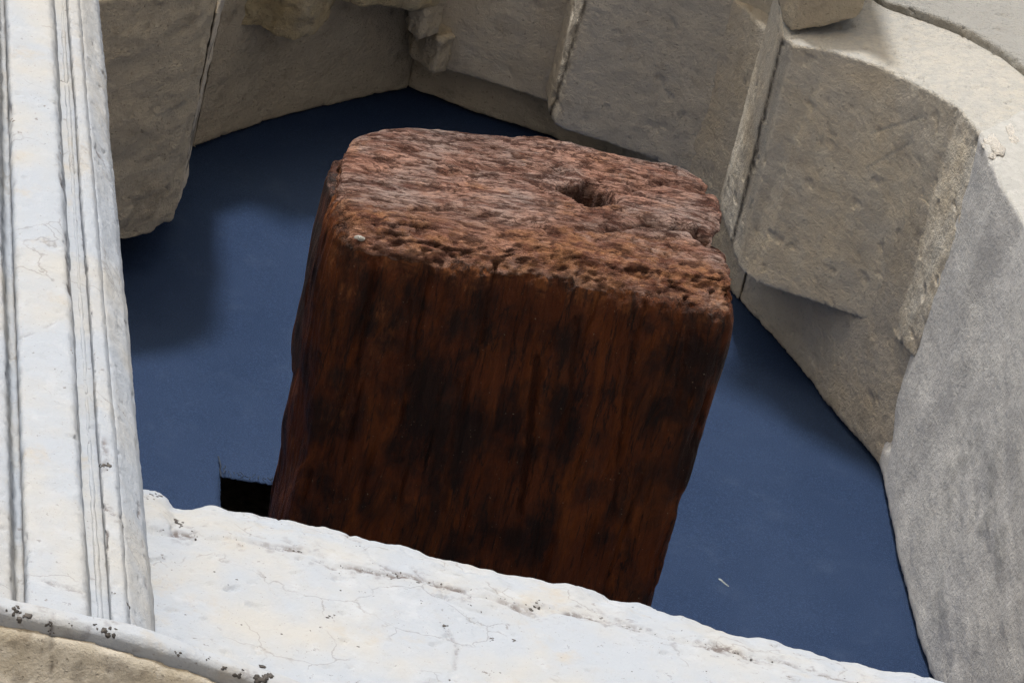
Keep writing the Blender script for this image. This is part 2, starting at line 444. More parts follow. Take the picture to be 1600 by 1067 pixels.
def walls():
    Vs, Fs = [], []
    def add(*a):
        V, F = box(*a); o = sum(len(x) for x in Vs); Vs.append(V); Fs.extend([tuple(i + o for i in f) for f in F])
    add(-4000, 4000, -9000, 5000, -500, -170)           # back of the niche
    add(-4000, 4000, 1900, 4990, -165, 560)             # masonry above the arch
    add(-4000, -1300, -9000, 1890, -165, 560)           # to the left
    add(1700, 4000, -9000, 1890, -165, 560)             # to the right
    return np.concatenate(Vs), Fs
wv, wf_ = walls()
wall = make_obj('wall', wv, wf_, M_WALL, smooth_shade=False); wall['kind'] = 'structure'

# ------------------------------------------------------------------ blue cloth with a cut in it
def build_cloth():
    p00 = unproject(345, 742, 0); p11 = unproject(440, 804, 0)
    hu0, hu1 = p00[0], p11[0] + 20
    hv1, hv0 = p00[1], p11[1] - 30
    us = sorted(set(np.round(np.concatenate([np.arange(-1250, 1500, 20.0), np.linspace(hu0, hu1, 40)]), 2)))
    vs = sorted(set(np.round(np.concatenate([np.arange(-1700, 1600, 20.0), np.linspace(hv0, hv1, 40)]), 2)))
    us = [u for u in us if not (hu0 < u < hu1) or True]
    U, Vv = np.meshgrid(us, vs); n = len(us)
    P = np.stack([U.ravel(), Vv.ravel(), np.zeros(U.size)], -1)
    P[:, 2] = 5 * fbm(P, 420, 2, 5) - 4 + 0.7 * fbm(P, (60, 300, 60), 2, 6)
    # ragged cut edge
    jit = 2.2 * noise3(P / 4.0, 3)
    near = (np.abs(P[:, 1] - hv1) < 0.01) & (P[:, 0] > hu0 - 1) & (P[:, 0] < hu1 + 1)
    P[near, 1] += jit[near] * 2
    near = (np.abs(P[:, 0] - hu0) < 0.01) & (P[:, 1] > hv0 - 1) & (P[:, 1] < hv1 + 1)
    P[near, 0] += jit[near]
    F = []
    for j in range(len(vs) - 1):
        cv = (vs[j] + vs[j + 1]) / 2
        for i in range(n - 1):
            cu = (us[i] + us[i + 1]) / 2
            if hu0 < cu < hu1 and hv0 < cv < hv1: continue
            F.append((j * n + i, j * n + i + 1, (j + 1) * n + i + 1, (j + 1) * n + i))
    root = empty('blue_cloth', 'taut dark blue cloth closing the back of the stone arch', 'cloth', (100, -1700, 0))
    ob = make_obj('cloth_sheet', P, np.array(F), M_CLOTH, root)
    sm = ob.modifiers.new('thick', 'SOLIDIFY'); sm.thickness = 1.6 * S; sm.offset = 0
    # loose threads along the cut
    rnd = random.Random(4); Vs, Fs = [], []
    def thread(a, b, r, wob):
        k = 7; o = sum(len(x) for x in Vs); pts = []
        for i in range(k):
            t = i / (k - 1); p = a * (1 - t) + b * t + np.array([rnd.uniform(-wob, wob), 0, rnd.uniform(0, wob)]) * (0 < i)
            for q in range(5):
                an = q * 2 * math.pi / 5; pts.append(p + np.array([math.cos(an) * r, 0, math.sin(an) * r]))
        Vs.append(np.array(pts))
        for i in range(k - 1):
            for q in range(5):
                Fs.append((o + i * 5 + q, o + i * 5 + (q + 1) % 5, o + (i + 1) * 5 + (q + 1) % 5, o + (i + 1) * 5 + q))
    thread(np.array([hu0, hv1 - 10, 3.0]), unproject(342, 713, 4), 1.2, 1.2)
    thread(np.array([hu0 + 3, hv1, 3.0]), unproject(351, 728, 4), 0.8, 2.5)
    for i in range(26):
        u = rnd.uniform(hu0, hu1); L = rnd.uniform(-14, 8)
        thread(np.array([u, hv1 + 5, 2.0]), np.array([u + rnd.uniform(-5, 5), hv1 - L, 2.0]), 0.55, 0.8)
    ft = make_obj('frayed_thread', np.concatenate(Vs), Fs, M_THREAD, root); ft['kind'] = 'stuff'
    return P, F
cloth_P, cloth_F = build_cloth()

# ------------------------------------------------------------------ the stone arch
arch = empty('stone_arch', 'weathered brown-grey stone arch of rough blocks around the blue cloth', 'arch', unproject(800, 200, 300))

def arch_disp(V, Q, seed, big=5.0, mid=2.2, dents=()):
    N = normals(V, Q)
    d = big * fbm(V, 150, 2, seed) + mid * fbm(V, 34, 4, seed + 5) - 3.5 * sstep(fbm(V, 26, 3, seed + 9), 0.45, 0.8)
    px = project(V)
    for pts, wdt, dep in dents:
        d = d - dep * np.exp(-(dist_polyline(px, pts) / wdt) ** 2)
    return V + N * d[:, None], N, px

BACK_V, BACK_F = [], []
def backing(B, Fr, up, T):
    o = sum(len(x) for x in BACK_V); n = len(B); rows = []
    for i in range(n):
        b = B[i] + up * (T - 60); f = Fr[i] + up * (T - 60); f = f + (b - f) * 0.08
        rows.append([b, f, f + up * 900, b + up * 900])
    V, F = loft(rows); BACK_V.append(V); BACK_F.extend(tuple(i + o for i in q) for q in F)

def stone(name, bb, wb, bf, wf, T=320, tf=None, voxel=4.0, mat=M_ARCH, seed=1, soft=1, chip=7, bias=0.2, big=2.6, mid=1.5,
          side=None, lift=0, scratches=(), dirt_lines=(), pale_fn=None, material_face=None, parent=arch):
    """bb: lower back edge (pixels on plane w=wb), bf: lower front edge on plane wf, thickness T upward (or towards `side`)."""
    B = poly(bb, wb); Fr = poly(bf, wf)
    B[:, 1] += lift; Fr[:, 1] += lift
    up = np.array([0, 1.0, 0]) if side is None else np.array(side, float)
    TB = B + up * T
    TF = Fr + up * T if tf is None else poly(tf, wf)
    if tf is not None: TB = TF.copy(); TB[:, 2] = B[:, 2]
    if tf is None and side is None: backing(B, Fr, up, T)
    rows = []
    for i in range(len(B)):
        rows.append([B[i], Fr[i], TF[i], TB[i]])
    V, F = loft(rows)
    V, Q = eroded(V, F, voxel, soft, chip, 45, bias, seed)
    V, N, px = arch_disp(V, Q, seed, big, mid, scratches)
    dirt = np.zeros(len(V)); pale = np.zeros(len(V))
    for pts, wdt in dirt_lines:
        dirt = np.maximum(dirt, np.exp(-(dist_polyline(px, pts) / wdt) ** 2))
    if pale_fn is not None: pale = pale_fn(V, N, px)
    for pts, wdt, dep in scratches: pale = np.maximum(pale, 0.6 * np.exp(-(dist_polyline(px, pts) / (wdt * 1.3)) ** 2))
    ob = make_obj(name, V, Q, mat, parent, attrs={'dirt': dirt, 'pale': pale})
    return ob, V, Q

def wshift(pts, w0, w1):
    """same (u,v), moved from plane w0 to plane w1, back in pixels"""
    P = poly(pts, w0); P[:, 2] = w1
    return [tuple(p) for p in project(P)]

# inner ring: continuous soffit next to the cloth, one stone per facet
ring_px = [(20, 345), (140, 288), (300, 234), (365, 209), (440, 184), (515, 166), (590, 149), (636, 139), (750, 180), (862, 214), (965, 275), (1065, 368), (1157, 474), (1244, 571), (1302, 646), (1397, 755)]
cuts = [(0, 2), (2, 7), (7, 10), (10, 12), (12, 15)]
for k, (a_, b_) in enumerate(cuts):
    bb = ring_px[a_:b_ + 1]
    stone('ring_stone', bb, 3, wshift(bb, 3, 430), 430, T=220, voxel=5.5, mat=M_RING if k < 3 else M_ARCH, seed=20 + k, soft=1, chip=3, big=2, mid=1.4)

# voussoirs
bA = [(60, 395), (190, 378), (238, 366), (266, 345), (270, 330)]
stone('voussoir', bA, 70, wshift(bA, 70, 500), 500, T=240, mat=M_RING, seed=31, big=5, mid=3.2, chip=14,
      )
bD = [(668, 104), (702, 112), (760, 130), (862, 163)]
stone('voussoir', bD, 85, wshift(bD, 85, 480), 480, T=220, seed=33, chip=12)
bE = [(857, 180), (868, 197), (882, 204), (1000, 241), (1118, 291), (1152, 316)]
stone('voussoir', bE, 105, [(x + dx, y + dy) for (x, y), (dx, dy) in zip(wshift(bE, 105, 620), [(0, 0), (0, 0), (0, 0), (0, 0), (0, 0), (0, 0)])], 620, T=220, voxel=4.2, seed=34, mat=M_ARCH_GREY, chip=4, dirt_lines=[([(1152, 316), (1175, 235), (1218, 70)], 4), ([(858, 184), (880, 120), (915, 0)], 3.5)], scratches=[([(1050, 30), (1056, 44)], 2, 3)])

# big block on the right, with its bright outer face
bF = [(1143, 384), (1154, 420), (1182, 442), (1260, 468), (1330, 492), (1382, 514), (1404, 536), (1428, 562)]
fF = [(1224, 56), (1242, 70), (1300, 80), (1375, 103), (1450, 140), (1500, 170), (1530, 205), (1556, 250)]
tF = [(1215, -30), (1300, -40), (1385, 0), (1450, 18), (1510, 42), (1570, 78), (1640, 140), (1680, 190)]
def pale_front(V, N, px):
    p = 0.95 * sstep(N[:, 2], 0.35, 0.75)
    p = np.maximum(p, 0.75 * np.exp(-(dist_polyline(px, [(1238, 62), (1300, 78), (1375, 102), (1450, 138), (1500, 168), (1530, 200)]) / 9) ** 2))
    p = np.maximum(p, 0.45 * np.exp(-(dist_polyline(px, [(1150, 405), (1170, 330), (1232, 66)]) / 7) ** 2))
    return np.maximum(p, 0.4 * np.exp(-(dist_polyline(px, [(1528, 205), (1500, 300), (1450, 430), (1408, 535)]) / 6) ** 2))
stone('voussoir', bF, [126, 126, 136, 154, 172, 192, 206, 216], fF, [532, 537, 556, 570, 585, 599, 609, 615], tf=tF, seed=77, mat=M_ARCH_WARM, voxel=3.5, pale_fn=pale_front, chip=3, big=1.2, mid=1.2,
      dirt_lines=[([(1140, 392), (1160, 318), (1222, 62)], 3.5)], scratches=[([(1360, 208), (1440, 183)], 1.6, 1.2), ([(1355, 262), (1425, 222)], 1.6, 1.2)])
# outer order above it
oB = [(1300, -45), (1390, 3), (1452, 20), (1512, 44), (1572, 80), (1650, 146)]
oT = [(1316, -130), (1420, -110), (1520, -75), (1610, -20), (1690, 40), (1760, 120)]
B_ = poly(oB, 500); 
stone('hood_stone', [wshift([p], w, 330)[0] for p, w in zip(oB, [540, 572, 589, 603, 614, 621])], 330, oB, [540, 572, 589, 603, 614, 621], tf=oT, seed=38, mat=M_FACE, pale_fn=pale_front, voxel=4)

e2 = [(1222, 34), (1236, 50), (1290, 42), (1346, 27)]
stone('voussoir', e2, [536, 538, 560, 580], [wshift([p], w0, w)[0] for p, w0, w in zip(e2, (536, 538, 560, 580), (760, 760, 770, 770))], [760, 760, 770, 770], T=120, seed=39, mat=M_RING, soft=1, chip=3)
# mortar strips left standing in the joints
def joint(bb, wb, bf, wf, seed, mat):
    stone('mortar_joint', bb, wb, bf, wf, T=70, lift=9, seed=seed, mat=mat, voxel=2.6, soft=1, chip=5, big=3, mid=3)
jA = [(272, 338), (288, 296)]
joint(jA, 70, wshift(jA, 70, 420), 420, 63, M_ARCH)
# added unseen blocks above the frame, outlined to cast shadows on the cloth
SD = np.array([to_sun.x, to_sun.z, -to_sun.y])
def shade_block(shadow_px, w0, seed):
    lo = []
    for x, y in shadow_px:
        p = unproject(x, y, 0); lo.append(p + SD * (w0 / SD[2]))
    lo = np.array(lo); fr = lo.copy(); fr[:, 2] += 70
    stone('shade_block', [tuple(q) for q in project(lo)], list(lo[:, 2]), [tuple(q) for q in project(fr)], list(fr[:, 2]), T=420, seed=seed, mat=M_ARCH, voxel=7, soft=1, chip=4)
shade_block([(240, 250), (300, 285), (400, 312), (462, 345), (488, 190)], 640, 64)
shade_block([(1186, 480), (1112, 584), (1200, 628), (1300, 668), (1370, 730)], 800, 66)
# lumpy broken stones over the gap on the left
bB = [(345, 28), (372, 40), (405, 46), (436, 60), (464, 67), (492, 56), (512, 36), (522, 2)]
stone('broken_stone', bB, 215, wshift(bB, 215, 470), 470, T=160, seed=41, mat=M_ARCH_YELLOW, voxel=3.6, chip=14, big=8, mid=5)
bB2 = [(530, 6), (560, 13), (610, 12), (650, 18), (688, 14)]
stone('broken_stone', bB2, 235, wshift(bB2, 235, 470), 470, T=160, seed=42, mat=M_ARCH_YELLOW, voxel=3.6, chip=14, big=6, mid=4)

# right jamb: long side face from the cloth to the street side
jb = [(1370, 723), (1389, 814), (1404, 884), (1455, 1067), (1505, 1260)]
jf = [(1530, 205), (1562, 285), (1602, 350), (1660, 560), (1720, 800)]
jt = [(1640, 145), (1690, 240), (1740, 330), (1810, 560), (1870, 800)]
def build_jamb():
    B = poly(jb, 3); Fr = poly(jf, 615); TF = poly(jt, 615)
    TB = TF.copy(); TB[:, 2] = 3
    TB[:, 0] -= 60
    rows = []
    for i in range(len(B)):
        rows.append([B[i], B[i] * .5 + Fr[i] * .5, Fr[i], TF[i], TB[i]])
    rows.insert(0, [p + np.array([70, 90, 0.0]) for p in rows[0]])
    V, F = loft(rows)
    V, Q = eroded(V, F, 4.4, 3, 14, 45, 0.1, 51)
    N = normals(V, Q); px = project(V)
    rough_zone = np.exp(-(((px[:, 0] - 1530 - (px[:, 1] - 780) * .0) / 75) ** 2 + ((px[:, 1] - 800) / 190) ** 2))
    rough_zone = np.maximum(rough_zone, 0.8 * np.exp(-(dist_polyline(px, [(1470, 950), (1500, 1067)]) / 40) ** 2))
    rough_zone = np.maximum(rough_zone, 0.4 * np.exp(-(dist_polyline(px, [(1500, 560), (1545, 640)]) / 50) ** 2))
    d = 3 * fbm(V, 170, 2, 52) + 0.5 * fbm(V, (40, 60, 40), 3, 53) + rough_zone * (3.2 * fbm(V, (60, 120, 100), 4, 54, 0.5) - 1)
    d -= 6 * np.exp(-(dist_polyline(px, [(1528, 190), (1512, 260), (1497, 310), (1470, 380), (1440, 460), (1410, 545), (1398, 600), (1385, 700)]) / 4) ** 2)
    V = V + N * d[:, None]
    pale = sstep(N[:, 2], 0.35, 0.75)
    edge = np.exp(-(dist_polyline(px, jb[:4]) / 6) ** 2) * 0.5
    crest = rough_zone * sstep(fbm(V, (60, 120, 100), 5, 54, 0.55), 0.05, 0.5) * 0.7
    dirt = rough_zone * sstep(-fbm(V, (60, 120, 100), 5, 54, 0.55), 0.1, 0.6) * 0.15
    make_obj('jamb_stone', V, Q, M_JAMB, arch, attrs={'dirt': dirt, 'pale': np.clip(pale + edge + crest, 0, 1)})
    return V, Q
jamb_V, jamb_Q = build_jamb()

# crumbling mortar lumps
def lump(name, px, w, r, mat, seed, parent=arch, sq=(1, 1, 1)):
    V, F = ico()
    bm = bmesh.new(); bmesh.ops.create_icosphere(bm, subdivisions=4, radius=1); bm.verts.ensure_lookup_table()
    V = np.array([v.co[:] for v in bm.verts]); F = [tuple(v.index for v in f.verts) for f in bm.faces]; bm.free()
    V = V * (1 + 0.45 * fbm(V + seed * 3.1, 0.9, 4, seed, 0.5))[:, None]
    V = V * np.array(sq) * r + unproject(px[0], px[1], w)
    z = np.zeros(len(V))
    return make_obj(name, V, F, mat, parent, attrs={'dirt': z, 'pale': z})
for bR, w0, w1, sd in (([(640, 84), (655, 100), (676, 116), (696, 112)], 100, 165, 45), ([(634, 50), (655, 62), (684, 56)], 175, 250, 47)):
    stone('rubble_stone', bR, w0, wshift(bR, w0, w1), w1, T=90, seed=sd, mat=M_RING, voxel=2.6, chip=16, big=5, mid=6)
for k, (x, y, w, r, sq) in enumerate([(1552, 232, 610, 24, (.7, 1.7, .42)), (1580, 214, 611, 16, (.6, 2.0, .4))]):
    lump('mortar_lump', (x, y), w, r, M_MORTAR, 70 + k, sq=sq)

bk = make_obj('wall_core', np.concatenate(BACK_V), BACK_F, M_WALL, smooth_shade=False)
bk.parent = wall; bk.location = bk.location - wall.location

# ------------------------------------------------------------------ old timber beam
def build_beam():
    root = empty('timber_beam', 'old reddish-brown wooden beam end with worn pitted end grain, jutting out above the white ledge', 'beam', unproject(850, 420, 700))
    WF = 700
    out = [(536, 372), (580, 388), (640, 398), (700, 406), (800, 421), (900, 436), (1000, 450), (1090, 462), (1140, 470), (1158, 455),
           (1157, 425), (1141, 398), (1140, 378), (1137, 330), (1128, 300), (1105, 272), (1050, 248), (1000, 243), (960, 234), (900, 216), (860, 209), (800, 206), (760, 208),
           (722, 198), (690, 190), (640, 189), (595, 201), (555, 210), (527, 226), (517, 250), (519, 300)]
    out = [(x, y - (26 if i < 6 else 18)) if i < 9 else (x, y) for i, (x, y) in enumerate(out)]
    O = poly(out, WF)
    ws = [WF, WF - 42, 500, 200, -60]
    rows = []
    vmid = O[:, 1].mean()
    for w in ws:
        r = O.copy(); r[:, 2] = w
        if w == WF:                                  # worn, rolled lower and left edges of the end
            r[:10, 1] += 34; r[-3:, 0] += 14; r[0, 0] += 12
        lf = r[:, 0] < -180                          # the left side draws in towards the wall
        r[lf, 0] += (WF - w) / 600.0 * 26
        rows.append(r)
    V, F = loft(rows)
    V, Q = remesh(V, F, 3.0)
    A = smooth(V, Q, 14); B = smooth(A, Q, 170)
    m_ = sstep(fbm(A, 60, 3, 81), -0.4, 0.5)[:, None] * 0.6 + 0.4
    V = A * (1 - m_) + B * m_
    N = normals(V, Q)
    endw = sstep(N[:, 2], 0.30, 0.75)
    px = project(V)
    frontness = sstep(V[:, 2], WF - 120, WF - 10)
    # long-grain furrows and hand-hewn waviness on the sides
    side = 11 * fbm(V, (150, 150, 260), 3, 82) + 3.2 * fbm(V, (16, 16, 260), 3, 83) + 1.5 * fbm(V, (6, 6, 90), 2, 84)
    side -= 5 * sstep(fbm(V, (14, 14, 200), 2, 85), 0.45, 0.75)
    # end grain: torn fibres drawn along the width, flowing round the knot
    K = unproject(925, 300, WF)
    du, dv = V[:, 0] - K[0], V[:, 1] - K[1]
    rr = np.sqrt((du / 70) ** 2 + (dv / 75) ** 2)
    warp = 42 * np.sign(dv) * np.exp(-rr ** 2)
    G = V.copy(); G[:, 1] = V[:, 1] - warp - 0.10 * du
    G[:, 1] += 14 * fbm(V, (160, 90, 90), 2, 88)
    f1 = fbm(G, (90, 22, 60), 4, 86, 0.6); f2 = fbm(G, (34, 8, 30), 3, 87, 0.6)
    flat = 0.35 + 0.65 * sstep(fbm(V, (130, 90, 90), 3, 96), -0.25, 0.3)
    endd = flat * (3 * f1 + 2.0 * f2 - 6 * sstep(f2, 0.25, 0.6)) + 9 * fbm(V, (190, 120, 100), 2, 89)
    pit = np.zeros(len(V))
    hole = np.exp(-((np.hypot(du / 34, dv / 36) + 0.55 * fbm(V, 36, 3, 90)) ** 7))
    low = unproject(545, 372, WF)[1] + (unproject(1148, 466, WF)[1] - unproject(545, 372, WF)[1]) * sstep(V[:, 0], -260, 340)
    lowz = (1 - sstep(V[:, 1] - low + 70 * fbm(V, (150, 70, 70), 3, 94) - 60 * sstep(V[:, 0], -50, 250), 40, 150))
    f3 = fbm(G, (17, 11, 14), 2, 93)
    endd -= 6 * flat * sstep(f3, 0.3, 0.55) * (0.25 + 0.75 * lowz)
    endd += lowz * (5 * fbm(G, (30, 20, 24), 4, 100, 0.6))
    endd -= 50 * hole
    pit = np.maximum(pit, hole * 0.95)
    def crack(pts, wd, dep, amt=0.9):
        nonlocal endd, side, pit
        q = px + 3.0 * np.stack([fbm(V, 22, 2, 91), fbm(V, 22, 2, 92)], -1)
        g = np.exp(-(dist_polyline(q, pts) / wd) ** 2)
        endd = endd - dep * g; side = side - dep * g; pit = np.maximum(pit, g * amt)
    crack([(900, 362), (960, 360), (1010, 353)], 3.5, 9, 0.7)
    crack([(1010, 353), (1070, 356), (1110, 366), (1146, 388)], 5, 24)
    crack([(1095, 362), (1120, 372), (1160, 392)], 9, 55)
    crack([(640, 325), (700, 322), (770, 338), (830, 352), (872, 368)], 3.5, 7, 0.6)
    crack([(985, 290), (1040, 280), (1120, 300)], 6.0, 9, 0.5)
    crack([(690, 268), (760, 262), (840, 262), (880, 268)], 5.0, 7, 0.4)
    sd = [([(775, 408), (772, 440), (760, 480), (752, 540)], 3, 7), ([(838, 560), (830, 650), (822, 720), (812, 800)], 4, 9), ([(640, 470), (632, 560), (628, 660)], 3, 5),
          ([(900, 500), (890, 620), (872, 700)], 3, 6), ([(990, 520), (978, 620), (968, 720), (955, 820)], 3, 6), ([(1075, 520), (1055, 640)], 3, 5),
          ([(585, 430), (560, 560), (545, 690)], 3, 6), ([(715, 600), (700, 720), (690, 800)], 4, 6)]
    for pts, wd, dep in sd: crack(pts, wd, dep, 0.8)
    ew2 = np.maximum(endw, 0.7 * sstep(V[:, 2], WF - 70, WF - 12))
    d = side * (1 - endw) + endd * ew2
    V = V + N * d[:, None]
    # worn zone: end face and a fringe on the sides
    fringe = sstep(V[:, 2], WF - 60, WF - 6)
    endattr = np.clip(np.maximum(endw, 0.62 * fringe * (0.75 + 0.5 * fbm(V, (40, 40, 90), 3, 99))), 0, 1)
    leach = 0.8 * sstep(V[:, 2], WF - 150, WF + 10)
    lower_left = 0.38 * sstep(-V[:, 0], 265, 350)
    leach = np.clip(np.maximum(leach, lower_left), 0, 1)
    pit = np.clip(np.maximum(pit, np.maximum(0.9 * sstep(f2, 0.10, 0.42), 0.95 * sstep(f3, 0.26, 0.5) * (0.25 + 0.75 * lowz)) * endw), 0, 1)
    grey = 0.55 * np.exp(-(dist_polyline(px, [(560, 205), (640, 190), (720, 198), (860, 210), (1000, 244), (1110, 276)]) / 11) ** 2) * sstep(fbm(V, 30, 3, 95), -0.2, 0.5)
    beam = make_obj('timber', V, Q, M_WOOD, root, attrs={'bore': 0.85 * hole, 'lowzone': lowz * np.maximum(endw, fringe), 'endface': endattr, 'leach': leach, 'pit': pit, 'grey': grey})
    beam_VQ = (V, Q)
    # split slab still clinging to the left side
    L = poly([(535, 318), (518, 306), (508, 284), (506, 260), (516, 236), (534, 230)], WF - 14)
    rows = []
    for w, sh in ((WF - 26, 8), (WF - 120, 4), (WF - 230, 6), (WF - 300, 12), (WF - 328, 24)):
        r = L.copy(); r[:, 2] = w; r[:, 0] += sh
        rows.append(r)
    V2, F2 = loft(rows)
    V2, Q2 = remesh(V2, F2, 2.5)
    V2 = smooth(V2, Q2, 8); N2 = normals(V2, Q2)
    V2 = V2 + N2 * (3 * fbm(V2, (14, 14, 200), 3, 97) + 4 * fbm(V2, (90, 90, 200), 2, 98))[:, None]
    z = np.zeros(len(V2))
    make_obj('split_slab', V2, Q2, M_WOOD, root, attrs={'endface': 0.5 * sstep(V2[:, 2], WF - 60, WF - 15), 'leach': 0.35 * sstep(V2[:, 2], WF - 150, WF - 15), 'pit': z, 'grey': 0.05 + z})
    # pale splintered chip on the corner
    tree = bvh(*beam_VQ)
    p, nn = hit(tree, 563, 372)
    if p is not None:
        V3, F3 = ico(); V3 = V3 * (1 + 0.3 * fbm(V3, 0.9, 2, 7))[:, None] * np.array([11, 4, 4]) + p - nn * 2.6
        ch = make_obj('chip', V3, F3, M_MORTAR, root, attrs={'dirt': np.zeros(len(V3)), 'pale': np.ones(len(V3)) * .6})
        ch['label'] = 'pale chipped splinter on the lower left corner'
    return beam_VQ
beam_VQ = build_beam()

# ------------------------------------------------------------------ crumbs stuck to stone
def crumbs(name, tree, spots, mat, parent, seed):
    rnd = random.Random(seed); Vs, Fs = [], []; o = 0
    for x, y, r, k in spots:
        for i in range(k):
            a = rnd.uniform(0, 6.28); q = r * rnd.random() ** 0.7 * (1.2 if k > 1 else 0)
            p, nn = hit(tree, x + math.cos(a) * q * 1.3, y + math.sin(a) * q)
            if p is None: continue
            V, F = ico()
            rr = r * rnd.uniform(0.25, 0.6) if k > 1 else r
            V = V * (1 + 0.75 * fbm(V + rnd.random() * 50, 0.75, 2, seed))[:, None] * rr * np.array([rnd.uniform(.6, 1.5), rnd.uniform(.6, 1.3), 1]) * 0.6
            V = V - np.outer(V @ nn, nn) * 0.65
            Vs.append(V + p); Fs += [tuple(j + o for j in f) for f in F]; o += len(V)
    ob = make_obj(name, np.concatenate(Vs), Fs, mat, parent); ob['kind'] = 'stuff'
    return ob

# ------------------------------------------------------------------ white ledge in front
def build_ledge():
    root = empty('stone_ledge', 'long white weathered stone ledge with a chipped top edge, sloping across the foreground', 'ledge', unproject(800, 1150, 600))
    top = [(150, 750), (215, 765), (240, 768), (258, 778), (272, 794), (292, 795), (322, 790), (350, 796), (400, 806), (450, 818), (520, 830), (600, 848), (680, 868), (750, 886), (820, 903), (900, 922),
           (960, 938), (1030, 953), (1080, 970), (1115, 985), (1160, 996), (1200, 1003), (1280, 1024), (1360, 1042), (1440, 1056), (1520, 1080), (1620, 1105)]
    rows = []
    for x, y in top:
        b = 46 if x > 260 else 40
        p0 = unproject(x, y, 628); p1 = unproject(x + 2, y + b * .35, 652); p2 = unproject(x + 6, y + b, 668); p3 = unproject(x + 24, y + 320, 690)
        k0 = p0.copy(); k0[2] = 590; k1 = p3.copy(); k1[2] = 640
        rows.append([p0, p1, p2, p3, k1, k0])
    V, F = loft(rows)
    V, Q = eroded(V, F, 3.3, 1, 6, 50, 0.1, 101)
    N = normals(V, Q); px = project(V)
    crack = [(236, 826), (300, 836), (345, 838), (400, 852), (470, 862), (520, 882), (600, 900), (640, 905), (700, 922), (780, 934), (830, 950), (900, 955), (980, 978), (1100, 1008), (1250, 1045), (1400, 1080)]
    q = px + 6 * np.stack([fbm(V, 40, 3, 103), fbm(V, 40, 3, 104)], -1)
    dc = dist_polyline(q, crack)
    hair = [[(525, 822), (560, 850), (590, 884), (625, 900)], [(640, 890), (700, 935), (760, 960)], [(690, 980), (720, 1010), (700, 1067)], [(800, 945), (870, 948)]]
    dh = np.minimum.reduce([dist_polyline(q, h) for h in hair])
    d = 4 * fbm(V, 190, 2, 105) + 1.3 * fbm(V, 38, 4, 106) - 4 * sstep(fbm(V, 24, 3, 107), 0.5, 0.85)
    upper = sstep(-(dc), -60, 0)
    band = np.exp(-(dist_polyline(px, top) / 34) ** 2)
    d += band * (4.5 * fbm(V, 42, 3, 108) + 2)
    d += -3.5 * np.exp(-(dc / 3.0) ** 2) - 2.2 * np.exp(-(dh / 2.4) ** 2)
    V = V + N * d[:, None]
    gap = sstep(fbm(V, 60, 3, 109), -0.25, 0.35)
    dirt = np.maximum(np.exp(-(dc / 3.2) ** 2) * gap, 0.6 * np.exp(-(dh / 2.2) ** 2) * gap)
    dirt = np.maximum(dirt, 0.5 * np.exp(-(dc / 14) ** 2) * sstep(fbm(V, 16, 3, 110), 0.3, 0.6))
    make_obj('ledge_body', V, Q, M_WHITE, root, attrs={'dirt': dirt})
    tr = bvh(V, Q)
    spots = [(243, 771, 7, 5), (236, 779, 5, 3), (274, 818, 9, 7), (300, 826, 4, 3), (621, 898, 6, 6), (836, 948, 6, 7), (843, 940, 4, 3), (404, 1055, 13, 10), (372, 1052, 8, 5), (335, 1028, 4, 2),
             (335, 893, 2, 1), (532, 922, 2.5, 1), (565, 925, 3, 2), (518, 965, 5, 4), (695, 978, 5, 4), (770, 997, 6, 5), (800, 1003, 5, 3), (1065, 985, 2, 1), (440, 990, 2, 1), (500, 980, 1.6, 1),
             (890, 1010, 2, 2), (980, 1020, 2, 2), (1100, 1048, 3, 2), (290, 960, 1.8, 1), (370, 905, 2, 1), (985, 1050, 2.5, 2), (485, 985, 2, 1), (560, 1010, 2, 1), (660, 940, 3, 3), (735, 945, 2.4, 3), (620, 1040, 2, 2)]
    rnd = random.Random(9)
    for i in range(24):
        spots.append((rnd.uniform(250, 1300), rnd.uniform(850, 1067), rnd.uniform(0.8, 1.8), 1))
    for ln, dens in [(crack, 9)] + [(h, 11) for h in hair]:
        for (x0, y0), (x1, y1) in zip(ln[:-1], ln[1:]):
            for k in range(int(math.hypot(x1 - x0, y1 - y0) / dens)):
                t = rnd.random(); f = rnd.random()
                if f < 0.45: continue
                spots.append((x0 + (x1 - x0) * t + rnd.gauss(0, 3), y0 + (y1 - y0) * t + rnd.gauss(0, 3), rnd.uniform(0.7, 2.2), 1))
    crumbs('lichen_crumbs', tr, spots, M_CRUMB, root, 11)
build_ledge()

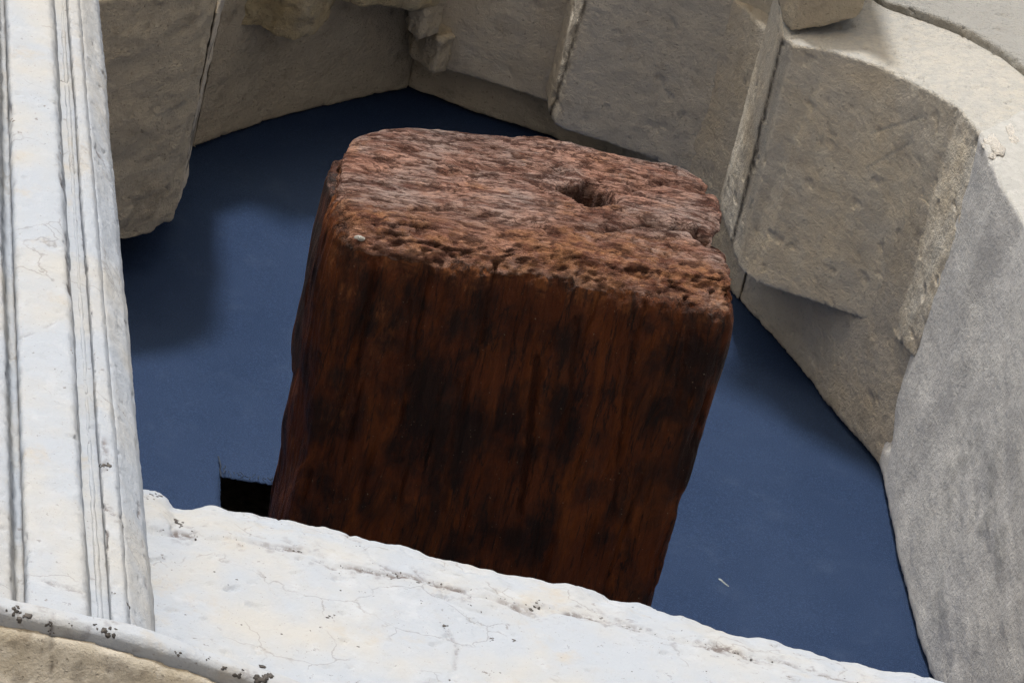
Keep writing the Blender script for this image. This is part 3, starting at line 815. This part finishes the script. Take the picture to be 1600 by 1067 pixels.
# ------------------------------------------------------------------ white column on a round base, far left
def build_column():
    root = empty('stone_column', 'white moulded stone column standing on a rounded base at the far left', 'column', unproject(100, 985, 860))
    # (x at y=0, x at y=950, w): strips are separate carved members
    def member(name, prof, seed, dirt_px=(), chip=6, bias=0.15, vox=3.4, amp=1.0):
        rows = []
        for t in np.linspace(-0.06, 1.09, 12):
            r = []
            for x0, x1, w in prof:
                r.append(unproject(x0 + (x1 - x0) * t, 950 * t, w))
            rows.append(r)
        V, F = loft(rows)
        V, Q = eroded(V, F, vox, 1, chip, 36, bias, seed)
        N = normals(V, Q); px = project(V)
        d = amp * (2.4 * fbm(V, (150, 400, 150), 2, seed + 1) + 1.2 * fbm(V, 26, 4, seed + 2) - 2.5 * sstep(fbm(V, 20, 3, seed + 3), 0.5, 0.85))
        q = px + 3.5 * np.stack([fbm(V, 26, 3, seed + 5), fbm(V, 26, 3, seed + 6)], -1)
        dirt = np.zeros(len(V)); gap = sstep(fbm(V, 55, 3, seed + 4), -0.15, 0.4)
        for pts, wd, amt in dirt_px:
            g = np.exp(-(dist_polyline(q, pts) / wd) ** 2)
            dirt = np.maximum(dirt, amt * g * gap); d = d - 2.5 * g * gap
        V = V + N * d[:, None]
        ob = make_obj(name, V, Q, M_WHITE, root, attrs={'dirt': dirt})
        return V, Q
    BK = 790
    # back core, visible as narrow recessed bands between the members
    core = member('shaft', [(60, 100, 870), (90, 149, 869), (126, 205, 867), (149, 234, 836), (153, 240, 815), (150, 238, BK), (60, 100, BK)], 121,
                  [([(150, 230), (172, 270), (185, 330)], 2, .8), ([(212, 690), (218, 820), (230, 930)], 2.2, .9)])
    left = member('side_roll', [(-60, -50, 930), (-8, 18, 914), (0, 26, 880), (14, 44, 888), (20, 46, 820), (-60, -50, 820)], 131, [([(12, 170), (20, 240)], 3, .7)])
    main = member('broad_fillet', [(8, 40, 925), (12, 45, 934), (76, 133, 934), (82, 140, 926), (86, 143, 845), (6, 38, 845)], 141,
                  [([(12, 150), (17, 210), (20, 300)], 3, .9), ([(92, 215), (104, 330), (112, 480), (112, 545)], 3, .9), ([(30, 530), (60, 515), (110, 490)], 2, .4), ([(60, 905), (130, 925)], 2, .5)], chip=12)
    s1 = member('narrow_fillet', [(104, 170, 880), (107, 173, 888), (120, 198, 884), (124, 203, 874), (124, 203, 835), (104, 170, 835)], 151,
                [([(128, 390), (132, 420)], 4, 1), ([(165, 690), (163, 735)], 6, 1), ([(160, 790), (195, 812)], 2.4, 1), ([(198, 800), (202, 870), (206, 945)], 4, 1), ([(165, 830), (172, 900), (170, 960)], 2.2, 1), ([(180, 560), (190, 680)], 2, .8)], amp=0.6)
    s0 = member('thin_bead', [(91, 150, 866), (94, 153, 872), (99, 160, 870), (101, 164, 860), (101, 164, 835), (91, 150, 835)], 161,
                [([(150, 760), (160, 900)], 2.5, .8)], chip=4, amp=0.5)
    # rounded base: bright rim and a hollowed underside
    R = 1320.0
    tip = unproject(200, 970, 1010)
    ang = math.radians(-90 + 17)     # direction of the outward normal in (u,w): from +u axis
    nu, nw = math.sin(math.radians(7)), math.cos(math.radians(7))
    cu, cw = tip[0] - R * nu, tip[2] - R * nw
    v0 = tip[1]
    def ring_part(name, prof, mat, seed, vox):
        rows = []
        for th in np.linspace(math.radians(-14), math.radians(26), 24):
            rows.append([np.array([cu + r * math.sin(th), v, cw + r * math.cos(th)]) for r, v in prof])
        V, F = loft(rows)
        V, Q = eroded(V, F, vox, 1, 5, 40, 0.1, seed)
        N = normals(V, Q); px = project(V)
        d = 3 * fbm(V, 120, 2, seed + 1) + 1.0 * fbm(V, 30, 4, seed + 2)
        dv_ = dist_polyline(px, [(82, 955), (80, 1000), (82, 1067)])
        d -= 2.5 * np.exp(-(dv_ / 2.5) ** 2)
        V = V + N * d[:, None]
        dirt = np.maximum(0.7 * np.exp(-(dv_ / 2.2) ** 2), 0.35 * sstep(fbm(V, 22, 3, seed + 3), 0.35, 0.6))
        make_obj(name, V, Q, mat, root, attrs={'dirt': dirt, 'pale': np.zeros(len(V))})
        return V, Q
    ring_part('base_cove', [(R - 250, v0 - 33), (R - 14, v0 - 33), (R - 18, v0 - 44), (R - 50, v0 - 62), (R - 130, v0 - 130), (R - 220, v0 - 250), (R - 250, v0 - 290)], M_BASE, 181, 4.5)
    V, Q = ring_part('base_rim', [(R - 120, v0 + 5), (R - 8, v0 + 4), (R, v0 - 8), (R + 2, v0 - 26), (R - 4, v0 - 34), (R - 120, v0 - 36)], M_WHITE, 171, 3.4)
    tr = bvh(V, Q)
    crumbs('lichen_crumbs', tr, [(32, 958, 9, 8), (18, 948, 8, 5), (75, 972, 5, 5), (80, 985, 4, 4), (172, 988, 8, 8), (150, 975, 6, 3), (278, 1020, 4, 4), (326, 1028, 3, 3), (372, 1052, 8, 6), (352, 1045, 5, 3), (408, 1058, 12, 9), (110, 975, 3, 2)], M_CRUMB, root, 12)
    tr = bvh(main[0], main[1])
    crumbs('lichen_crumbs', tr, [(17, 185, 5, 4), (92, 243, 4, 3), (112, 485, 5, 4), (112, 548, 4, 3), (30, 470, 3, 2)], M_CRUMB_GREY, root, 13)
    tr = bvh(s1[0], s1[1])
    crumbs('lichen_crumbs', tr, [(129, 398, 5, 6), (163, 728, 8, 9), (196, 818, 7, 7), (205, 880, 6, 5), (205, 945, 6, 6), (178, 925, 4, 3), (165, 650, 2, 2), (184, 610, 3, 3)], M_CRUMB, root, 14)

M_BASE = mat_stone('streaked_base_stone', (0.38, 0.335, 0.255), (0.44, 0.405, 0.34), (0.52, 0.49, 0.43), (0.27, 0.23, 0.175), 0.2, 0.3, 0.25)
build_column()

# ------------------------------------------------------------------ small scrap caught on the cloth
def build_scrap():
    rnd = random.Random(3)
    tr = bvh(cloth_P, cloth_F)
    a, b = hit(tr, 1122, 906)[0], hit(tr, 1139, 914)[0]
    V, F = ico(); ax = b - a
    t = V[:, 0:1] * .5 + .5
    P = a + t * ax + np.array([0, 1, 0]) * 5 * np.sin(t * 6.0) + V * np.array([1.6, 3.2, 1.6]) * (1 + .9 * fbm(V, .6, 2, 2))[:, None]
    ob = make_obj('scrap', P, F, M_SCRAP)
    ob['label'] = 'tiny pale scrap of debris stuck to the blue cloth right of the beam'; ob['category'] = 'scrap'
build_scrap()
